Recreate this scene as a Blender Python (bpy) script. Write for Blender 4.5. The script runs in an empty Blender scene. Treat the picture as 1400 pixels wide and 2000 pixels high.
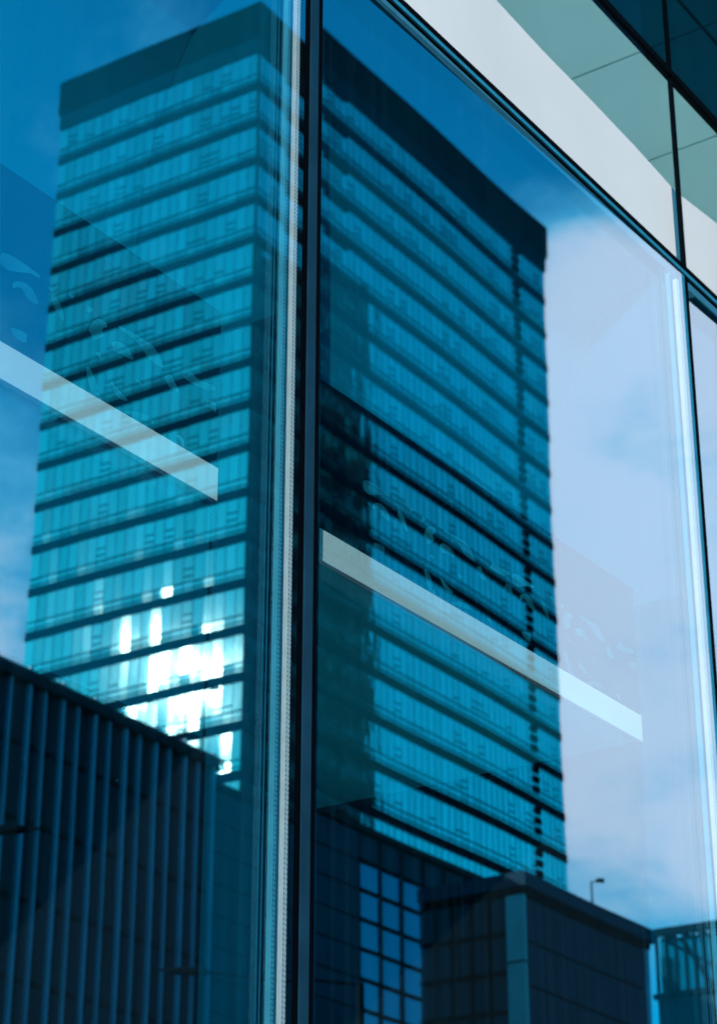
import bpy, bmesh, math, random
import numpy as np
from mathutils import Matrix, Vector

SC = bpy.context.scene
COL = SC.collection
R = math.radians

# ---------------------------------------------------------------- camera
FPX, PITCH, ROLL = 4187.4, 25.04, 0.058
cam_d = bpy.data.cameras.new("camera")
cam = bpy.data.objects.new("camera", cam_d)
COL.objects.link(cam)
cam_d.sensor_fit = 'HORIZONTAL'
cam_d.sensor_width = 36
cam_d.lens = FPX / 1400 * 36
cam_d.clip_start = 0.05
cam_d.clip_end = 5000
cam.matrix_world = Matrix.Translation((0, 0, 1.7)) @ Matrix.Rotation(R(90 + PITCH), 4, 'X') @ Matrix.Rotation(R(ROLL), 4, 'Z')
cam_d.dof.use_dof = True
cam_d.dof.focus_distance = 3.9
cam_d.dof.aperture_fstop = 13
SC.camera = cam

# ---------------------------------------------------------------- geometry frames
AF = R(34.87)                                   # direction in which the glass front runs
U = np.array([math.sin(AF), math.cos(AF), 0.0])
M = np.array([-math.cos(AF), math.sin(AF), 0.0])  # points into the glass building
DG = 2.2                                        # camera to glass plane

def unit(v): return v / np.linalg.norm(v)
def ray(px, py):
    x = (px - 700) / FPX; y = (1000 - py) / FPX
    ro, th = R(ROLL), R(PITCH)
    x, y = x * math.cos(ro) - y * math.sin(ro), x * math.sin(ro) + y * math.cos(ro)
    c, s = math.cos(th), math.sin(th)
    return unit(np.array([x, c - y * s, s + y * c]))
def mirror_dir(v): return v - 2 * np.dot(v, M) * M
def mirror_pt(p):
    p = np.asarray(p, float)
    return p - 2 * (np.dot(p, M) - DG) * M
def FP(s, dep, z):                              # glass building coordinates: along, into, up
    p = U * s + M * (DG + dep); return (p[0], p[1], z)
# the block grid across the street (mirrored once here: the buildings stand behind the camera)
AR = R(32.2)
HR = np.array([math.sin(AR), math.cos(AR), 0.0]); HL = np.array([-math.cos(AR), math.sin(AR), 0.0])
CORNER = np.array([-10.184, 179.712, 0.0])
def TP(a, b, z):
    q = mirror_pt(CORNER + a * HR + b * HL); return (q[0], q[1], z)

# ---------------------------------------------------------------- sun and sky
nL = -HR                                        # normal of the tower's sunlit face (mirrored space)
v = ray(385, 1330)
sv = v - 2 * np.dot(v, nL) * nL                 # where the glare in the tower windows puts the sun
sun_dir = unit(mirror_dir(sv))
sun_el = math.asin(sun_dir[2]); sun_az = math.atan2(sun_dir[0], sun_dir[1])
print('sun el/az', math.degrees(sun_el), math.degrees(sun_az))
sl = bpy.data.lights.new("sun", 'SUN'); so = bpy.data.objects.new("sun", sl); COL.objects.link(so)
sl.energy = 4.3; sl.angle = R(0.5); sl.color = (1.0, 0.93, 0.82)
so.rotation_euler = Vector(sun_dir).to_track_quat('Z', 'Y').to_euler()
so.location = (0, 0, 60)

world = bpy.data.worlds.new("World"); SC.world = world; world.use_nodes = True
W = world.node_tree; W.nodes.clear()
def wn(t, **k):
    n = W.nodes.new(t)
    for a, b in k.items(): setattr(n, a, b)
    return n
wo = wn('ShaderNodeOutputWorld'); bg = wn('ShaderNodeBackground'); bg.inputs[1].default_value = 0.1
sky = wn('ShaderNodeTexSky', sky_type='NISHITA', sun_disc=False)
sky.sun_elevation = sun_el; sky.sun_rotation = sun_az
sky.air_density = 1.0; sky.dust_density = 0.3; sky.ozone_density = 3.0
tc = wn('ShaderNodeTexCoord')
def wmath(op, a, b=None, clamp=False):
    n = wn('ShaderNodeMath', operation=op, use_clamp=clamp)
    for i, x in enumerate((a, b)):
        if x is None: continue
        if isinstance(x, (int, float)): n.inputs[i].default_value = x
        else: W.links.new(x, n.inputs[i])
    return n.outputs[0]
def wdot(vec):
    n = wn('ShaderNodeVectorMath', operation='DOT_PRODUCT'); n.inputs[1].default_value = tuple(vec)
    W.links.new(tc.outputs['Generated'], n.inputs[0]); return n.outputs['Value']
def wnoise(scale, detail, rough, stretch=(1, 1, 1), off=(0, 0, 0), dist=0.0):
    mp = wn('ShaderNodeMapping'); mp.inputs['Scale'].default_value = stretch; mp.inputs['Location'].default_value = off
    W.links.new(tc.outputs['Generated'], mp.inputs[0])
    n = wn('ShaderNodeTexNoise'); n.inputs['Scale'].default_value = scale; n.inputs['Detail'].default_value = detail
    n.inputs['Roughness'].default_value = rough; n.inputs['Distortion'].default_value = dist
    W.links.new(mp.outputs[0], n.inputs['Vector']); return n.outputs[0]
def smooth(x, lo, hi):
    n = wn('ShaderNodeMapRange', interpolation_type='SMOOTHSTEP'); W.links.new(x, n.inputs[0])
    n.inputs[1].default_value = lo; n.inputs[2].default_value = hi; return n.outputs[0]
# a bank of cloud low in the sky, thickest to one side: centre direction and a soft rim
RZ = lambda v, a: np.array([math.cos(R(a)) * v[0] - math.sin(R(a)) * v[1], math.sin(R(a)) * v[0] + math.cos(R(a)) * v[1], v[2]])
cA = unit(mirror_dir(RZ(ray(1400, 1125), 1.37)))          # heart of the bank
cB = unit(mirror_dir(ray(-250, 1350)))
blobA = smooth(wdot(cA), math.cos(R(12.3)), math.cos(R(7)))
blobB = smooth(wdot(cB), math.cos(R(11.5)), math.cos(R(4)))
nz = wnoise(9, 5, 0.55, (1, 1, 1.4), (3.1, 0.4, 1.2), 0.3)
nz2 = wnoise(26, 4, 0.6, (1, 1, 1.8), (0.7, 2.2, 0.3))
far = smooth(wnoise(2.2, 6, 0.6, (1, 1, 2.5), (5, 1, 2)), 0.52, 0.75)
dens = wmath('ADD', wmath('MULTIPLY', blobA, 1.15), wmath('MULTIPLY', blobB, 0.62))
dens = wmath('ADD', dens, wmath('MULTIPLY', wmath('SUBTRACT', nz, 0.5), 1.5))
dens = wmath('ADD', dens, wmath('MULTIPLY', wmath('SUBTRACT', nz2, 0.5), 0.5))
dens = smooth(dens, 0.0, 1.2)
cfar = wn('ShaderNodeMix', data_type='RGBA')
# sky colour: deepened blue
tint = wn('ShaderNodeMix', data_type='RGBA', blend_type='MULTIPLY'); tint.inputs['Factor'].default_value = 1
SKY_TINT = (0.02, 1.2, 1.4, 1)
tint.inputs['B'].default_value = SKY_TINT
W.links.new(sky.outputs[0], tint.inputs['A'])
CLOUD = (6.8, 6.4, 7.5, 1)
mix = wn('ShaderNodeMix', data_type='RGBA'); mix.inputs['B'].default_value = CLOUD
thin = wn('ShaderNodeMix', data_type='RGBA'); thin.inputs['B'].default_value = (1.0, 4.1, 6.2, 1)
W.links.new(tint.outputs['Result'], thin.inputs['A']); W.links.new(wmath('MULTIPLY', dens, 1.7, True), thin.inputs['Factor'])
W.links.new(thin.outputs['Result'], mix.inputs['A']); W.links.new(smooth(dens, 0.4, 1.05), mix.inputs['Factor'])
W.links.new(mix.outputs['Result'], bg.inputs[0]); W.links.new(bg.outputs[0], wo.inputs[0])

# ---------------------------------------------------------------- exposure and render settings
SC.view_settings.view_transform = 'Standard'; SC.view_settings.look = 'None'
SC.view_settings.exposure = 1.0; SC.view_settings.gamma = 1
SC.render.engine = 'CYCLES'
cy = SC.cycles
cy.max_bounces = 10; cy.glossy_bounces = 6; cy.transparent_max_bounces = 16; cy.diffuse_bounces = 4
cy.use_denoising = True; cy.sample_clamp_indirect = 8; cy.caustics_reflective = False; cy.caustics_refractive = False; cy.blur_glossy = 0.0

# ---------------------------------------------------------------- materials
def new_mat(name):
    m = bpy.data.materials.new(name); m.use_nodes = True; m.node_tree.nodes.clear(); return m, m.node_tree
def node(T, t, **k):
    n = T.nodes.new(t)
    for a, b in k.items(): setattr(n, a, b)
    return n
def lk(T, a, b): T.links.new(a, b)
def surf(name, col, rough=0.6, spec=0.5, var=0.15, scale=3.0, metal=0.0, stretch=(1, 1, 1), bump=0.0, bscale=20, rvar=0.1):
    m, T = new_mat(name)
    o = node(T, 'ShaderNodeOutputMaterial'); p = node(T, 'ShaderNodeBsdfPrincipled')
    c = node(T, 'ShaderNodeTexCoord'); mp = node(T, 'ShaderNodeMapping'); mp.inputs['Scale'].default_value = stretch
    lk(T, c.outputs['Object'], mp.inputs[0])
    n = node(T, 'ShaderNodeTexNoise'); n.inputs['Scale'].default_value = scale; n.inputs['Detail'].default_value = 5
    lk(T, mp.outputs[0], n.inputs['Vector'])
    r = node(T, 'ShaderNodeMapRange'); r.inputs[1].default_value = 0.3; r.inputs[2].default_value = 0.7
    r.inputs[3].default_value = 1 - var; r.inputs[4].default_value = 1 + var; lk(T, n.outputs[0], r.inputs[0])
    mx = node(T, 'ShaderNodeMix', data_type='RGBA', blend_type='MULTIPLY'); mx.inputs['Factor'].default_value = 1
    mx.inputs['A'].default_value = (*col, 1); lk(T, r.outputs[0], mx.inputs['B'])
    lk(T, mx.outputs['Result'], p.inputs['Base Color'])
    rr = node(T, 'ShaderNodeMapRange'); rr.inputs[3].default_value = max(0.02, rough - rvar); rr.inputs[4].default_value = min(1, rough + rvar)
    lk(T, n.outputs[0], rr.inputs[0]); lk(T, rr.outputs[0], p.inputs['Roughness'])
    p.inputs['Metallic'].default_value = metal; p.inputs['Specular IOR Level'].default_value = spec
    if bump:
        b = node(T, 'ShaderNodeBump'); b.inputs['Strength'].default_value = bump
        n2 = node(T, 'ShaderNodeTexNoise'); n2.inputs['Scale'].default_value = bscale; lk(T, c.outputs['Object'], n2.inputs['Vector'])
        lk(T, n2.outputs[0], b.inputs['Height']); lk(T, b.outputs[0], p.inputs['Normal'])
    lk(T, p.outputs[0], o.inputs[0]); return m

def glass_mat(name, tintT, tintR, base, power=1.0, dirt=0.02):
    """sheet of coated glass: what it lets through, what it throws back, and a little dust and run-off"""
    m, T = new_mat(name)
    o = node(T, 'ShaderNodeOutputMaterial'); tr = node(T, 'ShaderNodeBsdfTransparent'); gl = node(T, 'ShaderNodeBsdfGlossy')
    tr.inputs[0].default_value = (*tintT, 1); gl.inputs['Color'].default_value = (*tintR, 1); gl.inputs['Roughness'].default_value = 0.0
    lw = node(T, 'ShaderNodeLayerWeight'); lw.inputs[0].default_value = 0.5
    pw = node(T, 'ShaderNodeMath', operation='POWER'); lk(T, lw.outputs['Facing'], pw.inputs[0]); pw.inputs[1].default_value = 4
    ma = node(T, 'ShaderNodeMath', operation='MULTIPLY_ADD', use_clamp=True); lk(T, pw.outputs[0], ma.inputs[0])
    ma.inputs[1].default_value = (1 - base) * power; ma.inputs[2].default_value = base
    mx = node(T, 'ShaderNodeMixShader'); lk(T, ma.outputs[0], mx.inputs[0]); lk(T, tr.outputs[0], mx.inputs[1]); lk(T, gl.outputs[0], mx.inputs[2])
    if dirt:
        c = node(T, 'ShaderNodeTexCoord'); mp = node(T, 'ShaderNodeMapping'); mp.inputs['Scale'].default_value = (55, 55, 1.1)
        lk(T, c.outputs['Object'], mp.inputs[0])
        n = node(T, 'ShaderNodeTexNoise'); n.inputs['Scale'].default_value = 1.0; n.inputs['Detail'].default_value = 6
        lk(T, mp.outputs[0], n.inputs['Vector'])
        r = node(T, 'ShaderNodeMapRange'); r.inputs[1].default_value = 0.45; r.inputs[2].default_value = 0.8
        r.inputs[3].default_value = dirt * 0.25; r.inputs[4].default_value = dirt * 2.2; lk(T, n.outputs[0], r.inputs[0])
        vo = node(T, 'ShaderNodeTexVoronoi'); vo.inputs['Scale'].default_value = 16; lk(T, c.outputs['Object'], vo.inputs['Vector'])
        lt = node(T, 'ShaderNodeMath', operation='LESS_THAN'); lk(T, vo.outputs['Distance'], lt.inputs[0]); lt.inputs[1].default_value = 0.016
        ad = node(T, 'ShaderNodeMath', operation='MULTIPLY_ADD', use_clamp=True); lk(T, lt.outputs[0], ad.inputs[0]); ad.inputs[1].default_value = 0.35; lk(T, r.outputs[0], ad.inputs[2])
        df = node(T, 'ShaderNodeBsdfDiffuse'); df.inputs[0].default_value = (0.06, 0.3, 0.42, 1)
        m2 = node(T, 'ShaderNodeMixShader'); lk(T, ad.outputs[0], m2.inputs[0]); lk(T, mx.outputs[0], m2.inputs[1]); lk(T, df.outputs[0], m2.inputs[2])
        lk(T, m2.outputs[0], o.inputs[0])
    else: lk(T, mx.outputs[0], o.inputs[0])
    return m

def facade_glass(name, dif, gcol, rough, base, bump, bscale, var=0.3, stretch=(1, 1, 0.35)):
    """opaque-looking window glass of the far buildings: dim blinds and rooms under a rippled reflection"""
    m, T = new_mat(name)
    o = node(T, 'ShaderNodeOutputMaterial'); df = node(T, 'ShaderNodeBsdfDiffuse'); gl = node(T, 'ShaderNodeBsdfGlossy')
    g = node(T, 'ShaderNodeNewGeometry')
    r = node(T, 'ShaderNodeMapRange'); lk(T, g.outputs['Random Per Island'], r.inputs[0]); r.inputs[3].default_value = 1 - var; r.inputs[4].default_value = 1 + var
    mm = node(T, 'ShaderNodeMix', data_type='RGBA', blend_type='MULTIPLY'); mm.inputs['Factor'].default_value = 1; mm.inputs['A'].default_value = (*dif, 1)
    lk(T, r.outputs[0], mm.inputs['B']); lk(T, mm.outputs['Result'], df.inputs[0])
    r2 = node(T, 'ShaderNodeMapRange'); lk(T, g.outputs['Random Per Island'], r2.inputs[0]); r2.inputs[3].default_value = 1 - var * 0.35; r2.inputs[4].default_value = 1 + var * 0.1
    mg = node(T, 'ShaderNodeMix', data_type='RGBA', blend_type='MULTIPLY'); mg.inputs['Factor'].default_value = 1; mg.inputs['A'].default_value = (*gcol, 1)
    lk(T, r2.outputs[0], mg.inputs['B']); lk(T, mg.outputs['Result'], gl.inputs['Color']); gl.inputs['Roughness'].default_value = rough
    c = node(T, 'ShaderNodeTexCoord'); mp = node(T, 'ShaderNodeMapping'); mp.inputs['Scale'].default_value = stretch
    lk(T, c.outputs['Object'], mp.inputs[0])
    n = node(T, 'ShaderNodeTexNoise'); n.inputs['Scale'].default_value = bscale; n.inputs['Detail'].default_value = 2; lk(T, mp.outputs[0], n.inputs['Vector'])
    b = node(T, 'ShaderNodeBump'); b.inputs['Strength'].default_value = 1; b.inputs['Distance'].default_value = bump
    lk(T, n.outputs[0], b.inputs['Height']); lk(T, b.outputs[0], gl.inputs['Normal'])
    lw = node(T, 'ShaderNodeLayerWeight'); lw.inputs[0].default_value = 0.5
    pw = node(T, 'ShaderNodeMath', operation='POWER'); lk(T, lw.outputs['Facing'], pw.inputs[0]); pw.inputs[1].default_value = 4
    ma = node(T, 'ShaderNodeMath', operation='MULTIPLY_ADD', use_clamp=True); lk(T, pw.outputs[0], ma.inputs[0]); ma.inputs[1].default_value = 1 - base; ma.inputs[2].default_value = base
    mx = node(T, 'ShaderNodeMixShader'); lk(T, ma.outputs[0], mx.inputs[0]); lk(T, df.outputs[0], mx.inputs[1]); lk(T, gl.outputs[0], mx.inputs[2])
    lk(T, mx.outputs[0], o.inputs[0]); return m

REFL = (0.62, 0.88, 1.0)
MT = {}
MT['pane'] = glass_mat('coated_glass', (0.84, 0.96, 1.0), REFL, 0.42, 0.9, 0.006)
MT['inner'] = glass_mat('inner_glass', (0.9, 0.98, 1.0), (0.4, 0.8, 1.0), 0.12, 0.35, 0)
MT['clear'] = glass_mat('clear_glass', (0.90, 0.97, 0.98), (0.5, 0.85, 1.0), 0.01, 0.10, 0.004)
MT['dark_glass'] = glass_mat('tinted_glass', (0.002, 0.075, 0.13), (0.3, 0.8, 1.0), 0.01, 0.08, 0.006)
MT['alu'] = surf('brushed_aluminium', (0.60, 0.64, 0.68), 0.5, 0.5, 0.06, 40)
MT['frame'] = surf('dark_blue_frame', (0.003, 0.02, 0.04), 0.5, 0.08, 0.2, 12)
MT['frame_teal'] = surf('blue_frame_lip', (0.01, 0.12, 0.20), 0.5, 0.1, 0.15, 30)
MT['blue_bar'] = surf('anodised_blue_bar', (0.06, 0.35, 0.5), 0.5, 0.3, 0.1, 20)
MT['reflection_band'] = surf('painted_reflection_band', (0.02, 0.10, 0.16), 0.6, 0.1, 0.1, 20)
MT['rubber'] = surf('black_gasket', (0.0003, 0.0008, 0.002), 0.8, 0.02, 0.3, 30)
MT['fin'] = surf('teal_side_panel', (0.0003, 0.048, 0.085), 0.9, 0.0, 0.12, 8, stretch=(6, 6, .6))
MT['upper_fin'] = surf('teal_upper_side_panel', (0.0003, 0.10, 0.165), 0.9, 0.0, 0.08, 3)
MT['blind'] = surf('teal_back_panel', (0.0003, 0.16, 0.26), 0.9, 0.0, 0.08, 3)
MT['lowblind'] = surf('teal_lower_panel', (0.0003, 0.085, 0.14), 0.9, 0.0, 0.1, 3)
MT['board'] = surf('dark_navy_board', (0.0001, 0.0006, 0.003), 0.8, 0.0, 0.3, 5)
MT['print'] = surf('pale_print', (0.01, 0.14, 0.19), 0.9, 0.0, 0.45, 14)
MT['strip'] = surf('white_strip', (0.85, 0.86, 0.82), 0.6, 0.3, 0.05, 6)
MT['soffit'] = surf('soffit_paint', (0.03, 0.85, 1.0), 0.8, 0.1, 0.08, 2)
MT['cream'] = surf('cream_fascia', (0.50, 0.42, 0.44), 0.7, 0.2, 0.05, 2.5)
MT['ceil'] = surf('green_ceiling_tile', (0.55, 0.86, 0.9), 0.8, 0.2, 0.05, 3)
MT['joint'] = surf('ceiling_joint', (0.22, 0.42, 0.44), 0.9, 0.1, 0.1, 3)
MT['wallin'] = surf('dark_interior_wall', (0.0005, 0.004, 0.008), 0.8, 0.2, 0.2, 2)
MT['floorin'] = surf('pale_lobby_floor', (0.85, 0.85, 0.82), 0.5, 0.3, 0.1, 2)
MT['stone'] = surf('pavement', (0.22, 0.22, 0.21), 0.8, 0.3, 0.2, 1.2, bump=0.1)
MT['asph'] = surf('asphalt', (0.05, 0.05, 0.052), 0.85, 0.3, 0.2, 2)
MT['white'] = surf('road_paint', (0.75, 0.75, 0.72), 0.7, 0.3, 0.1, 4)
MT['t_glass'] = facade_glass('tower_window_glass', (0.001, 0.05, 0.09), (0.56, 0.76, 0.70), 0.022, 0.52, 0.0022, 1.1, 0.5)
MT['t_glass_side'] = facade_glass('tower_side_window_glass', (0.001, 0.05, 0.07), (0.3, 1.0, 0.84), 0.03, 0.70, 0.018, 0.8, 0.45)
MT['t_band'] = surf('tower_spandrel', (0.0002, 0.014, 0.028), 0.7, 0.0, 0.1, 1)
MT['t_frame'] = surf('tower_window_frame', (0.0003, 0.03, 0.05), 0.7, 0.0, 0.1, 1)
MT['t_crown'] = surf('black_crown_cladding', (0.0004, 0.0008, 0.002), 0.9, 0.0, 0.3, 0.4)
MT['t_core'] = surf('tower_core', (0.01, 0.03, 0.045), 0.6, 0.3, 0.15, 0.5)
MT['dark_clad'] = surf('dark_cladding', (0.003, 0.008, 0.014), 0.7, 0.1, 0.3, 0.3)
MT['fin_pale'] = surf('pale_blue_fin', (0.02, 0.27, 0.40), 0.5, 0.4, 0.15, 1.2)
MT['a_wall'] = surf('dark_teal_cladding', (0.001, 0.016, 0.028), 0.6, 0.1, 0.35, 0.5)
MT['b_panel'] = surf('teal_tile', (0.001, 0.04, 0.065), 0.6, 0.06, 0.2, 0.8)
MT['b_glass'] = facade_glass('block_glass', (0.0005, 0.02, 0.03), (0.02, 0.22, 0.29), 0.02, 0.75, 0.02, 0.6, 0.3)
MT['e_glass'] = facade_glass('screen_glass', (0.001, 0.05, 0.08), (0.1, 0.5, 0.6), 0.03, 0.2, 0.02, 0.6, 0.3)
MT['c_wall'] = surf('dark_box_cladding', (0.002, 0.03, 0.055), 0.6, 0.06, 0.2, 0.6)
MT['c_pier'] = surf('pale_corner_pier', (0.05, 0.30, 0.32), 0.6, 0.4, 0.1, 0.5)
MT['c_glass'] = facade_glass('box_glass', (0.0005, 0.035, 0.05), (0.05, 0.5, 0.6), 0.05, 0.12, 0.02, 0.8, 0.5)
MT['metal_dark'] = surf('dark_metal', (0.001, 0.004, 0.008), 0.7, 0.03, 0.2, 5)

# ---------------------------------------------------------------- mesh helpers
class MB:
    def __init__(s, fn): s.fn = fn; s.v = []; s.f = []; s.mi = []
    def poly(s, pts, mi=0):
        i = len(s.v); s.v += [s.fn(*p) for p in pts]; s.f.append(tuple(range(i, i + len(pts)))); s.mi.append(mi)
    def box(s, a0, a1, b0, b1, z0, z1, mi=0):
        i = len(s.v)
        for z in (z0, z1):
            for a, b in ((a0, b0), (a1, b0), (a1, b1), (a0, b1)): s.v.append(s.fn(a, b, z))
        for q in ((0, 1, 2, 3), (4, 7, 6, 5), (0, 4, 5, 1), (1, 5, 6, 2), (2, 6, 7, 3), (3, 7, 4, 0)):
            s.f.append(tuple(i + k for k in q)); s.mi.append(mi)
    def prism(s, pts2, mk, mi=0):               # pts2 polygon; mk(p, side) -> coordinates
        i = len(s.v); n = len(pts2)
        for sd in (0, 1):
            for p in pts2: s.v.append(s.fn(*mk(p, sd)))
        s.f.append(tuple(i + k for k in range(n))); s.f.append(tuple(i + n + k for k in reversed(range(n)))); s.mi += [mi, mi]
        for k in range(n):
            s.f.append((i + k, i + (k + 1) % n, i + n + (k + 1) % n, i + n + k)); s.mi.append(mi)
    def tube(s, p, q, r0, r1, n=12, mi=0):
        p = np.array(s.fn(*p)); q = np.array(s.fn(*q)); ax = unit(q - p)
        e = unit(np.cross(ax, [0, 0, 1] if abs(ax[2]) < .9 else [1, 0, 0])); g = np.cross(ax, e); i = len(s.v)
        for c, r in ((p, r0), (q, r1)):
            for k in range(n):
                t = 2 * math.pi * k / n; s.v.append(tuple(c + r * (math.cos(t) * e + math.sin(t) * g)))
        for k in range(n):
            s.f.append((i + k, i + (k + 1) % n, i + n + (k + 1) % n, i + n + k)); s.mi.append(mi)
        s.f.append(tuple(i + k for k in reversed(range(n)))); s.f.append(tuple(i + n + k for k in range(n))); s.mi += [mi, mi]
    def build(s, name, mats, parent=None, label=None, recalc=True, smooth=False):
        if not isinstance(mats, (list, tuple)): mats = [mats]
        off = Vector((0, 0, 0))
        p = parent
        while p is not None: off += p.location; p = p.parent
        me = bpy.data.meshes.new(name)
        me.from_pydata([tuple(Vector(x) - off) for x in s.v], [], s.f); me.update()
        for m in mats: me.materials.append(m)
        for pl, k in zip(me.polygons, s.mi): pl.material_index = k; pl.use_smooth = smooth
        if recalc:
            bm = bmesh.new(); bm.from_mesh(me); bmesh.ops.recalc_face_normals(bm, faces=bm.faces); bm.to_mesh(me); bm.free()
        o = bpy.data.objects.new(name, me); COL.objects.link(o)
        if parent: o.parent = parent
        if label: o['label'] = label
        return o
def thing(name, label, cat, loc, group=None):
    o = bpy.data.objects.new(name, None); COL.objects.link(o); o.location = loc; o.empty_display_size = 0.3
    o['label'] = label; o['category'] = cat
    if group: o['group'] = group
    return o
XY = lambda x, y, z: (x, y, z)

# ================================================================ GROUND
g = MB(XY)
n = 24
for i in range(n):
    for j in range(n):
        x0, x1 = -1500 + 3000 * i / n, -1500 + 3000 * (i + 1) / n; y0, y1 = -1500 + 3000 * j / n, -1500 + 3000 * (j + 1) / n
        g.poly([(x0, y0, 0), (x1, y0, 0), (x1, y1, 0), (x0, y1, 0)])
o = g.build('ground', MT['stone'], recalc=False); o['kind'] = 'structure'
rd = MB(FP); rd.poly([(-300, -20, .004), (300, -20, .004), (300, -8, .004), (-300, -8, .004)])
o = rd.build('road', MT['asph'], recalc=False); o['kind'] = 'structure'
mk = MB(FP)
for k in range(-60, 60): mk.poly([(k * 5, -14.08, .008), (k * 5 + 2.5, -14.08, .008), (k * 5 + 2.5, -13.92, .008), (k * 5, -13.92, .008)])
o = mk.build('road_marking', MT['white'], recalc=False); o['kind'] = 'structure'
kb = MB(FP); kb.box(-300, 300, -7.98, -7.75, 0, .13); kb.box(-300, 300, -20.25, -20.02, 0, .13)
o = kb.build('kerb', MT['stone']); o['kind'] = 'structure'

# ================================================================ THE GLASS BUILDING
S1, S2 = 3.018, 4.765; MOD = S2 - S1
ZA, ZB, ZC = 4.862, 5.536, 6.15
gb = thing('glass_building', 'glass fronted building with silver edged panes reflecting a tower', 'building', FP(S1, 0, 0))
SS = [S1 - 3 * MOD, S1 - 2 * MOD, S1 - MOD, S1, S2, S2 + MOD, S2 + 2 * MOD]
ZR = [(0.12, ZA), (ZA, ZB), (ZB, 7.6)]
J = 0.012                                     # half joint
BOWK = 0.0012
PIV = {3: -0.685, 2: 0.0, 4: -0.9, 1: 0.1, 0: -.1, 5: .2}
def pane(c, r, mat, dep, tilt=0.0, name='glass_pane', label=None, bow=0.0, l=0.0, rr=0.0):
    s0, s1 = SS[c] + .001 + l, SS[c + 1] - (.060 if c == 2 and r == 0 else .034 if r == 0 else .006) - rr; z0, z1 = ZR[r][0] + J * (1 if r != 1 else .5), ZR[r][1] - (J if r else .021)
    mb = MB(FP); nx, nz_ = 40, 90
    cs = s1
    rs = random.Random(c * 7 + r)
    ph = [rs.uniform(0, 6.28) for _ in range(6)]
    for j in range(nz_ + 1):
        for i in range(nx + 1):
            s = s0 + (s1 - s0) * i / nx; z = z0 + (z1 - z0) * j / nz_
            q = (s - s0) / (s1 - s0)
            w = bow * (0.00022 * math.sin(2.2 * s + ph[0]) * math.sin(0.8 * z + ph[1])
                       + 0.000040 * math.sin(9 * s + 1.3 * z + ph[2]) + 0.000022 * math.sin(11 * z + 3 * s + ph[3]) * (0.3 + q)
                       + 0.0000035 * math.sin(38 * z + ph[4]) * (0.2 + q * q * 2))
            if c == 3: w += BOWK * .6 * math.tanh((z - 3.95) / .6) * math.sin(math.pi * q)
            mb.v.append(FP(s, dep + math.tan(R(tilt)) * (s - cs) + w, z))
    for j in range(nz_):
        for i in range(nx):
            a = j * (nx + 1) + i; mb.f.append((a, a + 1, a + nx + 2, a + nx + 1)); mb.mi.append(0)
    return mb.build(name, mat, gb, label, recalc=False, smooth=True)
WORD = {2: 'pane with the tower corner and the bright glare in it', 3: 'pane with the long dark roof edge of the tower in it', 4: 'narrow pane at the right edge reflecting only cloud'}
for c in range(6):
    pane(c, 0, MT['pane'], 0.0, PIV[c], label=WORD.get(c), bow=1.0 if c == 3 else (.55 if c == 2 else .8))
    pane(c, 0, MT['inner'], 0.03, PIV[c] + (0.06 if c != 3 else -0.06), name='inner_glass', l=.02, rr=.03)
    pane(c, 1, MT['clear'], 0.0, 0.0, label='clear band pane in front of the cream fascia' if c == 3 else None, bow=.5)
    pane(c, 2, MT['dark_glass'], 0.0, 0.0, label='dark tinted pane above the fascia' if c == 3 else None, bow=.5)

ZP0, ZP1, ZP2 = 3.481, 3.552, 3.906
ZP0L = 3.47; FILL_STRENGTH = 6.0
# joints, mullions, spacers
for c in range(1, 6):
    s = SS[c]
    big = (c == 3)
    m = MB(FP); m.box(s - (.010 if big else .016), s, -.002, .016, .1, ZA - .012)
    if big: m.box(s - .060, s - .0365, .004, .02, .1, ZA - .012)
    
    m.build('mullion', MT['rubber'], gb)
    m = MB(FP); m.box(s - (.036 if big else .033), s - (.0103 if big else .0163), 0.0, .014, .1, ZA - .014); m.build('mullion_lip', MT['frame' if big else 'frame_teal'], gb)
    # perforated silver spacer bar of the double glazing
    m = MB(FP)
    st = ((s - .081, s - .0695, .006), (s - .110, s - .101, .008)) if big else ((s - .056, s - .041, .006), (s - .096, s - .090, .008))
    for (a0, a1, dp) in st:
        m.box(a0, a1, dp, dp + .012, .12, ZA - .05, 2 if dp > .007 else 0)
        z = .14
        while z < ZA - .06:
            for aa in (a0 + .002, a1 - .002): m.box(aa - .0005, aa + .0005, dp - .0006, dp, z, z + .0035, 1)
            z += .009
    m.build('spacer_bar', [MT['alu'], MT['frame'], MT['blue_bar']], gb)
    m = MB(FP); m.box(s - (.1005 if big else .0895), s - (.088 if big else .080), .012, .02, .12, ZA - .05)
    m.build('spacer_seal', MT['frame_teal'], gb)
    m = MB(FP); m.box(s - .007, s + .001, -.002, .012, ZA + .012, 7.6); m.build('mullion', MT['rubber'], gb)
    m = MB(FP); m.box(s - .08, s + .064, .204, 2.6, .1, ZP0L); m.build('partition', MT['wallin'], gb)
    m = MB(FP); m.box(s - .1375, s - .1362, .010, .012, .12, ZA - .05); m.box(s - .1475, s - .1469, .010, .012, .12, ZA - .05); m.build('seal_line', MT['frame_teal'], gb)
    # side panel of each display bay
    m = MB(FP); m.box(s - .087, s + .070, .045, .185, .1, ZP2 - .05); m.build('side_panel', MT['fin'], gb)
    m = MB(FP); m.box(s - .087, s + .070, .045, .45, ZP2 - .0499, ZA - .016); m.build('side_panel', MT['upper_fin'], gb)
for z, w in ((ZA, .0075), (ZB, .012)):
    m = MB(FP); m.box(SS[0], SS[-1], -.006, .018, z - w, z + w); m.build('transom', MT['rubber'], gb)
m = MB(FP); m.box(SS[0], SS[-1], -.004, .002, ZA - .020, ZA - .0077); m.build('transom_lip_or_reflection', MT['frame_teal'], gb)
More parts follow.
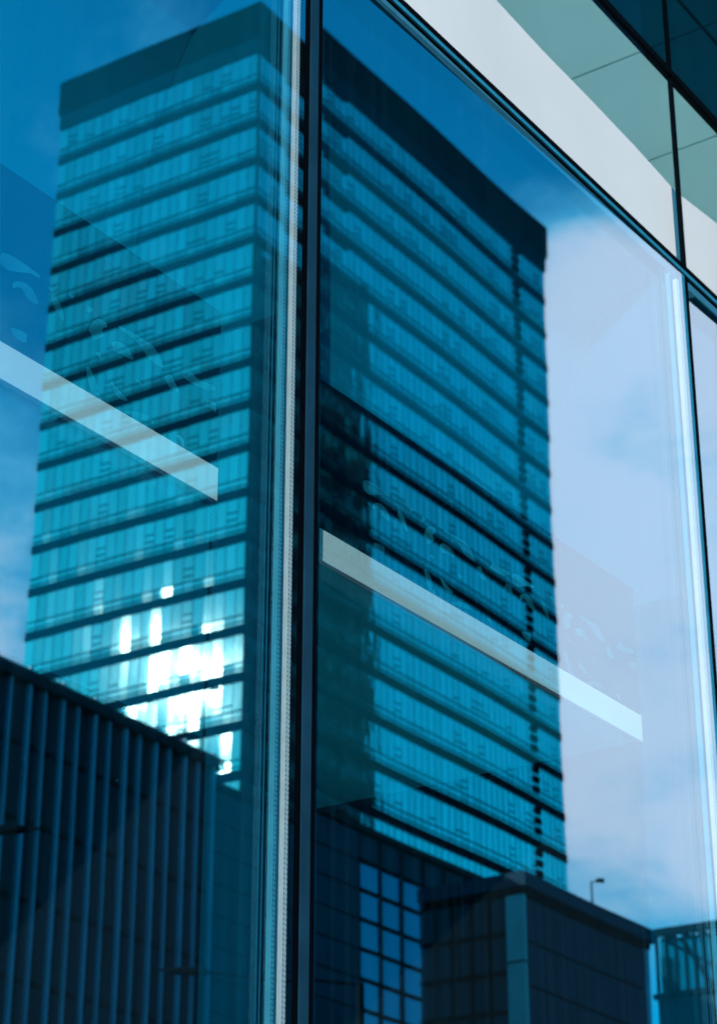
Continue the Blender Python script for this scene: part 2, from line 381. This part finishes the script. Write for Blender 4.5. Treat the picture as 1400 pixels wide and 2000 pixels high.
m = MB(FP); m.box(SS[0], SS[-1], .052, .058, ZA - .012, ZA + .064); m.build('transom_lip_or_reflection', MT['reflection_band'], gb)  # blue bar painting in the faint reflection below the transom
# backs of the bays

for c in range(0, 6):
    a0, a1 = SS[c] + .089, SS[c + 1] - .089
    # coved back of the bay, its curve shaped to shade the top near the glass
    m = MB(FP); prof = [(.42, ZP2 - .02)] + [(.02 + .40 * math.cos(t), 4.12 + .71 * math.sin(t)) for t in [math.pi / 2 * q / 24 for q in range(25)]]
    for (d0, z0), (d1, z1) in zip(prof, prof[1:]): m.poly([(a0, d0, z0), (a1, d0, z0), (a1, d1, z1), (a0, d1, z1)])
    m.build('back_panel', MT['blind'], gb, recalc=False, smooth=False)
    m = MB(FP); m.box(a0 - .01, a1 + .01, 2.62, 2.7, .1, ZC - .02); m.build('inner_wall', MT['wallin'], gb)
    if c != 3:
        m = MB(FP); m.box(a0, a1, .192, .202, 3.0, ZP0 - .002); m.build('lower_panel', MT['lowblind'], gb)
m = MB(FP); m.box(S1 + .089, S2 - .088, .20, 2.6, ZP0 + .004, ZP0 + .2); m.build('soffit_box', MT['soffit'], gb)
m = MB(FP); m.box(S1 + .12, S2 - .12, .14, 2.5, .105, 2.3); m.build('soffit_bounce_block', MT['floorin'], gb)  # unseen pale block, added to throw sunlight up onto the soffit
# cream fascia behind the band: its top edge follows a shallow curve
m = MB(FP)
cur = []
for (px, py) in ((900, -90), (970, 0), (1060, 98), (1150, 190), (1240, 285), (1318, 372), (1400, 436), (1600, 620), (2400, 1400)):
    r_ = ray(px, py); t = (DG + .05) / np.dot(r_, M); q = r_ * t; cur.append((np.dot(q, U), q[2] + 1.7))
cur = [(SS[0], cur[0][1])] + cur + [(SS[-1], cur[-1][1])]
cur = [c_ for c_ in cur if SS[0] <= c_[0] <= SS[-1]]
m.prism(cur + [(SS[-1], ZA + .066), (SS[0], ZA + .066)], lambda p, sd: (p[0], .05 + .012 * sd, p[1]))
m.build('fascia_board', MT['cream'], gb)
# tiled ceiling
m = MB(FP); s = 5.355 - 10 * .585
while s < SS[-1] + .5:
    d0 = .15 - .60
    while d0 < 7:
        a, b = max(.002, d0 + .006), d0 + .594
        if b > a: m.box(s + .005, s + .580, a, b, ZC, ZC + .02)
        d0 += .60
    s += .585
m.box(SS[0], SS[-1] + 1, .0, 7.5, ZC + .021, ZC + .06, 1)
m.build('ceiling', [MT['ceil'], MT['joint']], gb)
m = MB(FP); m.box(SS[0] - 2, SS[-1] + 2, 7.5, 7.7, 0, 7.8); m.box(SS[0] - .2, SS[0] - .02, .12, 7.5, 0, 7.6); m.box(SS[-1] + 1.02, SS[-1] + 1.2, .12, 7.5, 0, 7.6)
m.box(SS[0] - 2, SS[-1] + 2, .12, 7.7, 7.61, 7.9)
m.build('inner_wall', MT['wallin'], gb)
m = MB(FP); m.box(SS[0], SS[-1] + 1, .12, 7.5, .02, .10); m.build('lobby_floor', MT['floorin'], gb)
m = MB(FP); m.box(SS[0] - 2, SS[0] - .01, -.05, .3, 0, 9.5); m.box(SS[-1] + .01, SS[-1] + 30, -.05, .3, 0, 9.5); m.box(SS[0] - .005, SS[-1] + .005, -.04, .3, 7.605, 9.5); m.build('outer_wall', MT['dark_clad'], gb)

# added light strip, hidden behind the fascia to brighten the ceiling
m_, T_ = new_mat('added_ceiling_glow'); e_ = node(T_, 'ShaderNodeEmission'); e_.inputs[0].default_value = (0.72, 1.0, 1.0, 1); e_.inputs[1].default_value = FILL_STRENGTH
lk(T_, e_.outputs[0], node(T_, 'ShaderNodeOutputMaterial').inputs[0]); MT['fill_light'] = m_
m = MB(FP); m.box(SS[0], SS[-1], .30, .36, 5.02, 5.04, 0); m.box(SS[0], SS[-1], .065, .38, 4.98, 5.018, 1); m.build('added_ceiling_light', [MT['fill_light'], MT['cream']], gb)
# display boards: dark navy printed board above a white strip
BL = [  # (x, y) of the printed shapes, as pixels of one enlarged view of the first board
 [(75,330),(95,315),(150,325),(200,370),(240,465),(200,455),(160,420),(140,370),(110,350),(75,360)],
 [(290,345),(320,365),(330,410),(365,440),(395,560),(375,560),(330,470),(310,420),(325,390)],
 [(415,390),(460,405),(440,430)], [(535,465),(580,495),(540,515)],
 [(600,545),(650,570),(665,600),(625,610),(640,665),(570,680),(565,645),(545,625),(570,570)],
 [(690,700),(720,685),(790,725),(830,805),(800,800),(750,765),(705,755)],
 [(730,590),(800,625),(940,710),(975,760),(1015,850),(990,850),(920,800),(850,690),(740,615)],
 [(530,840),(555,855),(605,970),(590,1000),(615,1020),(630,1060),(580,1030),(545,950)],
 [(0,135),(60,150),(150,210),(245,280),(240,300),(190,265),(60,255),(0,215)],
 [(680,930),(720,975),(800,1065),(740,1050),(700,1000)],
 [(1020,905),(1060,890),(1075,935),(1110,1000),(1060,990),(1030,940)],
 [(1170,870),(1220,920),(1335,972),(1330,995),(1250,985),(1130,915),(1170,905)],
 [(1275,1065),(1300,1050),(1340,1075),(1338,1130),(1330,1130),(1320,1105),(1275,1095)],
 [(60,600),(120,620),(165,640),(160,705),(110,680),(80,650)],
 [(1085,1275),(1110,1270),(1140,1300),(1140,1355),(1120,1310)],
 [(740,1120),(850,1125),(930,1160),(960,1200),(930,1195)],
 [(840,920),(880,950),(870,965)], [(585,760),(620,755),(625,800)]]
def chaikin(P, it=2):
    for _ in range(it):
        Q = []
        for i in range(len(P)):
            a, b = P[i], P[(i + 1) % len(P)]
            Q += [(a[0]*.8 + b[0]*.2, a[1]*.8 + b[1]*.2), (a[0]*.2 + b[0]*.8, a[1]*.2 + b[1]*.8)]
        P = Q
    return P
for c, lab in ((2, 'dark navy printed board with white strip behind the left pane, ending before the tower corner'),
               (3, 'dark navy printed board with white strip behind the large middle pane'),
               (4, 'dark navy printed board with white strip behind the pane at the right edge'),):
    a0, a1 = SS[c] + .092, SS[c + 1] - .088
    bd = thing('display_board', lab, 'display board', FP((a0 + a1) / 2, .18, ZP0), 'printed boards behind the glass')
    m = MB(FP); m.box(a0, a1, .180, .189, ZP1, ZP2); m.build('dark_board', MT['board'], bd)
    m = MB(FP); m.box(a0, a1, .176, .189, ZP0, ZP1 - .0005); m.build('white_strip', MT['strip'], bd)
    for k, P in enumerate(BL):
        pts = []
        for (X, Y) in chaikin(P):
            r_ = ray(X / 3.18, 450 + Y / 3.18); t = (DG + .18) / np.dot(r_, M); q = r_ * t
            pts.append((min(a1 - .004, np.dot(q, U) + (c - 2) * MOD), q[2] + 1.7))
        pts = [p for p in pts if ZP1 < p[1] < ZP2]
        if len(pts) < 4: continue
        m = MB(FP); m.prism(pts, lambda p, sd, k=k: (p[0], .1772 + .0001 * k + .0014 * sd, p[1])); m.build('printed_shape', MT['print'], bd)
        p2 = [(p[0] - .62, p[1]) for p in pts if p[0] - .62 > a0]      # the motif repeats along the board
        if len(p2) > 5:
            m = MB(FP); m.prism(p2, lambda p, sd, k=k: (p[0], .1770 + .00005 * k + .0014 * sd, p[1])); m.build('printed_shape', MT['print'], bd)

# ================================================================ THE TOWER
rnd = random.Random(5)
TWA, TWB = 51.3, 26.2; HT = 144.2; ZTOP = 138.0; ST = 4.6
tw = thing('office_tower', 'tall office tower with teal ribbon windows and a black roof crown', 'skyscraper', TP(0, 0, 0))
m = MB(TP); m.box(.35, TWA - .35, .35, TWB - .35, 0, 143); m.build('core', MT['t_core'], tw)
m = MB(TP); m.box(-.25, TWA + .25, -.25, TWB + .25, ZTOP + 1.9, HT); m.build('roof_crown', MT['t_crown'], tw)
m = MB(TP); m.box(-.1, TWA + .1, -.1, TWB + .1, ZTOP, ZTOP + 1.897); m.build('crown_band', MT['t_band'], tw)
PW = 1.19
k = 0; z = ZTOP
while z > 8:
    zt = z; zb = z - 3.66; zs = z - ST       # window top, window bottom, next storey
    m = MB(TP); m.box(-.04, TWA + .04, -.04, TWB + .04, zs, zb); m.build('spandrel', MT['t_band'], tw)
    for face in (0, 1):
        L_ = TWB if face == 0 else TWA
        mats = MT['t_glass'] if face == 0 else MT['t_glass_side']
        F = (lambda p, o, zz: TP(o, p, zz)) if face == 0 else (lambda p, o, zz: TP(p, o, zz))
        gm = MB(F); fm = MB(F)
        nP = int(round(L_ / PW)); pw = L_ / nP
        for i in range(nP):
            p0, p1 = i * pw, (i + 1) * pw
            t1, t2 = rnd.gauss(0, .004), rnd.gauss(0, .004)
            if face == 0: t1 *= .9; t2 *= 3.2
            zz = zb + .95
            for (u0, u1) in ((zb, zz), (zz, zt)):
                gm.poly([(p0, .06 + t1, u0), (p1, .06 - t1, u0), (p1, .06 - t1 + t2, u1), (p0, .06 + t1 + t2, u1)])
            fm.box(p0 - .022, p0 + .022, .03, .2, zb, zt)
            if rnd.random() < .12 or (i % 9 == 5):
                fm.box(p0 + .05, p1 - .05, .0, .12, zz + .55, zz + .65); 
                if rnd.random() < .6: fm.box(p0 + .05, p1 - .05, .0, .12, zz + 1.3, zz + 1.38)
        fm.box(0, L_, -.015, .16, zb + .90, zb + 1.0)
        fm.box(0, L_, -.03, .15, zb + .28, zb + .36)
        w_ = gm.build('ribbon_window', mats, tw, recalc=False)
        fm.build('window_frame', MT['t_frame'], w_)
    k += 1; z = zs
# dark louvre slots near the far end of the long face
z = ZTOP
while z > 40:
    m = MB(TP)
    for q in (.15, 1.25, 2.35): m.box(44.1, 45.35, -.16, .1, z - q - .62, z - q)
    m.build('louvre', MT['t_crown'], tw)
    if z > 112:
        m = MB(TP); m.box(5.2, 9.3, -.14, .1, z - .55, z - .05); m.build('louvre', MT['t_crown'], tw)
    z -= ST

# dark tower that the tower's own long face mirrors
def side_hit(px, py, rot):
    r_ = RZ(ray(px, py), rot); A = np.array([r_[:2], -HR[:2]]).T
    t, a = np.linalg.solve(A, CORNER[:2]); return a, r_[2] * t + 1.7, r_
a_, z_, r_ = side_hit(726, 1000, 1.37)
rf = r_ - 2 * np.dot(r_, HL) * HL; rf2 = rf / np.hypot(rf[0], rf[1]); LN = 62.0
Qa, Qb = a_ + LN * np.dot(rf2, HR), LN * np.dot(rf2, HL)
a2, z2, r2_ = side_hit(690, 575, 1.37)
HN = z2 + LN * r2_[2] / np.hypot(r2_[0], r2_[1])
print('neighbour', Qa, Qb, HN)
nb = thing('dark_tower', 'dark slab tower mirrored in the long face of the office tower', 'skyscraper', TP(Qa - 20, Qb - 15, 0))
m = MB(TP); m.box(Qa - 46, Qa, Qb - 30, Qb, 0, HN); m.build('wall', MT['dark_clad'], nb)
m = MB(TP); m.box(Qa - 46.3, Qa + .3, Qb - 30.3, Qb + .3, HN, HN + 1.2); m.build('parapet', MT['t_crown'], nb)
for kk in range(int(HN / 4.4)):
    m = MB(TP); zz = 3 + kk * 4.4
    m.box(Qa - 45, Qa - 1, Qb - .1, Qb + .06, zz, zz + 1.6)
    m.build('ribbon_window', MT['c_glass'], nb)

# ================================================================ LOW BUILDINGS
# A: hall with tall pale fins
HA = 22.0; BA = -68.8; A0, A1 = -121.0, -97.35
fa = thing('finned_hall', 'low dark teal hall with tall pale vertical fins along its front', 'building', TP(-108, BA, 0))
m = MB(TP); m.box(A0, A1, BA + .5, BA + 22, 0, HA - .35); m.build('wall', MT['a_wall'], fa)
m = MB(TP); m.box(A0 - .2, A1 + .15, BA + .2, BA + 22.2, HA - .345, HA); m.build('roof_edge', MT['dark_clad'], fa)
m = MB(TP); zz = 1.5
while zz < HA - 1: m.box(A0, A1, BA + .42, BA + .52, zz, zz + .12); zz += 2.05
m.build('horizontal_joint', MT['rubber'], fa)
pos = A1 - .15; i = 0
fins = [TP]
while pos > A0 + .5:
    w = .115 if i % 2 == 0 else .07
    m = MB(TP); m.box(pos - w, pos, BA + .31, BA + .42, 0, HA + (.16 if i % 2 == 0 else .03)); m.build('fin', MT['fin_pale'], fa)
    pos -= .62 if i % 2 else .78; i += 1
# B: flat block of tiles and a blue glass front
HB = 25.93; BB = -60.0; B0, B1 = -92.0, -56.5
fb = thing('panel_block', 'flat fronted block of teal tiles and large blue glass panes beside the finned hall', 'building', TP(-88, BB, 0))
m = MB(TP); m.box(B0, B1, BB + .25, BB + 20, 0, HB - .3); m.build('wall', MT['a_wall'], fb)
m = MB(TP); m.box(B0 - .1, B1 + .1, BB - .05, BB + 20.1, HB - .25, HB); m.build('roof_edge', MT['dark_clad'], fb)
BG = -79.7
m = MB(TP)
zz = HB - .3; p = B0
while zz > 1:
    q = B0
    while q < BG - .1: m.box(q + .02, min(q + 1.45, BG) - .03, BB + .05, BB + .24, zz - 1.12, zz - .04); q += 1.45
    zz -= 1.15
m.build('tile_front', MT['b_panel'], fb)
zz = HB - .3; row = 0
while zz > 1:
    h = 1.15
    m = MB(TP); q = BG; 
    while q < B1 - .1:
        t1 = rnd.gauss(0, .006)
        m.poly([(q, BB + .12 + t1, zz - h), (q + 1.6, BB + .12 - t1, zz - h), (q + 1.6, BB + .12 - t1, zz), (q, BB + .12 + t1, zz)]); q += 1.6
    w_ = m.build('glass_row', MT['b_panel'] if row == 0 else MT['b_glass'], fb, recalc=False)
    m = MB(TP); m.box(BG, B1, BB, BB + .2, zz - h, zz - h + .09); q = BG
    while q < B1: m.box(q - .035, q + .035, BB + .02, BB + .2, zz - h + .09, zz); q += 1.6
    m.build('glazing_bar', MT['rubber'], w_)
    zz -= h; row += 1
# C: box building with a pale corner pier
HC = 18.7; C0, C1, CB0, CB1 = -93.0, -84.4, -74.6, -71.0
fc = thing('box_building', 'dark box building with a pale corner pier and a thick flat roof', 'building', TP(-89, -73, 0))
m = MB(TP); m.box(C0 + .3, C1 - .3, CB0 + .3, CB1, 0, HC - .6); m.build('wall', MT['c_wall'], fc)
m = MB(TP); m.box(C0 - .05, C1 + .12, CB0 - .12, CB1 + .02, HC - .42, HC); m.build('roof_slab', MT['c_wall'], fc)
m = MB(TP); m.box(C0 + .05, C1, CB0 + .05, CB1, HC - .62, HC - .425); m.build('shadow_gap', MT['rubber'], fc)
zz = HC - .63; m = MB(TP)
while zz > 1: m.box(C0, C0 + .16, CB0, CB0 + .62, zz - 1.95, zz - .04); zz -= 1.98
m.build('corner_pier', MT['c_pier'], fc, label='pale teal corner pier')
zz = HC - .65; m = MB(TP)
while zz > 1:
    q = C0 + .18
    while q < C1 - .2: m.box(q + .02, min(q + .68, C1) - .02, CB0 + .12, CB0 + .29, zz - 1.25, zz - .04); q += .68
    zz -= 1.29
m.build('front_panel', MT['c_wall'], fc)
m = MB(TP); m.box(C1 - .28, C1, CB0 + .1, CB1, 0, HC - .63); m.build('end_trim', MT['fin_pale'], fc)
zz = HC - .65
while zz > 1:
    m = MB(lambda p, o, z_: TP(o, p, z_)); q = CB0 + .64
    while q < CB1 - .05:
        q1 = min(q + .62, CB1); m.poly([(q, C0 + .16, zz - 1.1), (q1, C0 + .16, zz - 1.1), (q1, C0 + .16, zz), (q, C0 + .16, zz)]); q += .62
    w_ = m.build('side_window', MT['c_glass'], fc, recalc=False)
    m = MB(TP); m.box(C0 + .02, C0 + .2, CB0 + .63, CB1, zz - 1.12, zz - 1.02); q = CB0 + .64
    while q < CB1: m.box(C0 + .08, C0 + .2, q - .03, q + .03, zz - 1.018, zz); q += .62
    m.build('window_bar', MT['rubber'], w_)
    zz -= 1.13
# E: building with an open louvred roof frame
HE = 22.0; E0, EB1 = -72.5, -69.0
fe = thing('louvred_building', 'low building with an open louvred roof frame at the right edge', 'building', TP(-66, -76, 0))
m = MB(TP); m.box(E0 + .1, E0 + 14, EB1 - 14, EB1, 0, HE - 2.7); m.build('wall', MT['c_wall'], fe)
m = MB(TP); m.box(E0 - .1, E0 + 14.1, EB1 - 14, EB1 + .1, HE - 2.69, HE - 2.5); m.build('ledge', MT['metal_dark'], fe)
m = MB(TP); m.box(E0 - .05, E0 + .2, EB1 - 14, EB1, HE - .3, HE); m.box(E0 + 5, E0 + 5.2, EB1 - 14, EB1, HE - .25, HE - .01); q = EB1 - .3
while q > EB1 - 14: m.box(E0 + .2, E0 + 5, q, q + .12, HE - .22, HE - .03); q -= .75
m.build('roof_frame', MT['metal_dark'], fe)
m = MB(TP); q = EB1 - .12; i = 0
while q > EB1 - 14:
    m.box(E0, E0 + .14, q, q + .10, HE - 2.49, HE - .31); q -= .42; i += 1
m.build('louvre', MT['metal_dark'], fe)
m = MB(TP); m.tube((E0 + .3, EB1 - .2, HE - .35), (E0 + .3, EB1 - 3.6, HE - 2.3), .07, .07); m.tube((E0 + .35, EB1 - 1.0, HE - .4), (E0 + .35, EB1 - 2.2, HE - 2.3), .07, .07)
m.build('brace', MT['metal_dark'], fe)
m = MB(lambda p, o, z_: TP(o, p, z_)); m.poly([(EB1, E0 + .5, HE - 2.49), (EB1 - 14, E0 + .5, HE - 2.49), (EB1 - 14, E0 + .5, HE - .3), (EB1, E0 + .5, HE - .3)]); m.build('glass_screen', MT['e_glass'], fe, recalc=False)
m = MB(TP); q = EB1 - .9
while q > EB1 - 14: m.box(E0 + .04, E0 + .1, q, q + .45, 0, HE - 4.2); q -= .9
m.build('window_strip', MT['c_glass'], fe)

# ================================================================ LAMPS AND MASTS
def at_h(px, py, H, rot=0.0):
    r_ = RZ(ray(px, py), rot); t = (H - 1.7) / r_[2]; return r_ * t
def VP_(x, y, z): q = mirror_pt((x, y, 0)); return (q[0], q[1], z)
def roof_lamp(px, py, Hr, rot, label, hh, cat, arm=True):
    P = at_h(px, py, Hr + hh, rot); t = thing('roof_lamp', label, cat, VP_(P[0], P[1], Hr), 'lamp masts on the roofs')
    m = MB(VP_); m.tube((P[0], P[1], Hr - .4), (P[0], P[1], Hr + hh), .035, .028); m.build('pole', MT['metal_dark'], t)
    if arm:
        m = MB(VP_); m.tube((P[0], P[1], Hr + hh - .03), (P[0] + .30, P[1] + .1, Hr + hh + .05), .02, .02)
        m.box(P[0] + .16, P[0] + .42, P[1], P[1] + .16, Hr + hh + .0, Hr + hh + .1); m.build('lamp_head', MT['metal_dark'], t)
    return t
roof_lamp(401, 1346, HA, 0, 'small dark lamp mast with its head on the roof of the finned hall', 1.9, 'lamp')
roof_lamp(366, 1352, HA, 0, 'thin bare pole on the roof of the finned hall', 1.75, 'mast', arm=False)
roof_lamp(1166, 1722, HC, 1.37, 'small lamp mast on the thick flat roof of the box building', 1.0, 'lamp')
def street_lamp(px, py, H, label, side):
    P = at_h(px, py, H)
    t = thing('street_lamp', label, 'street lamp', VP_(P[0] + side * 1.5, P[1], 0), 'street lamps along the road')
    m = MB(VP_); m.tube((P[0] + side * 1.5, P[1], 0), (P[0] + side * 1.5, P[1], H - .1), .09, .05); m.build('pole', MT['metal_dark'], t)
    m = MB(VP_); m.tube((P[0] + side * 1.5, P[1], H - .12), (P[0] + side * .2, P[1], H + .02), .022, .02); m.build('arm', MT['metal_dark'], t)
    m = MB(VP_); m.tube((P[0] + side * .22, P[1], H + .02), (P[0] - side * .12, P[1], H + .03), .055, .05); m.tube((P[0] - side * .12, P[1], H + .03), (P[0] - side * .34, P[1], H + .045), .05, .01)
    m.build('lamp_head', MT['metal_dark'], t)
street_lamp(368, 1903, 7.5, 'dark street lamp head in front of the finned hall, low in the left pane', 1)
street_lamp(4, 1628, 7.5, 'dark street lamp whose tip shows at the left edge', -1)
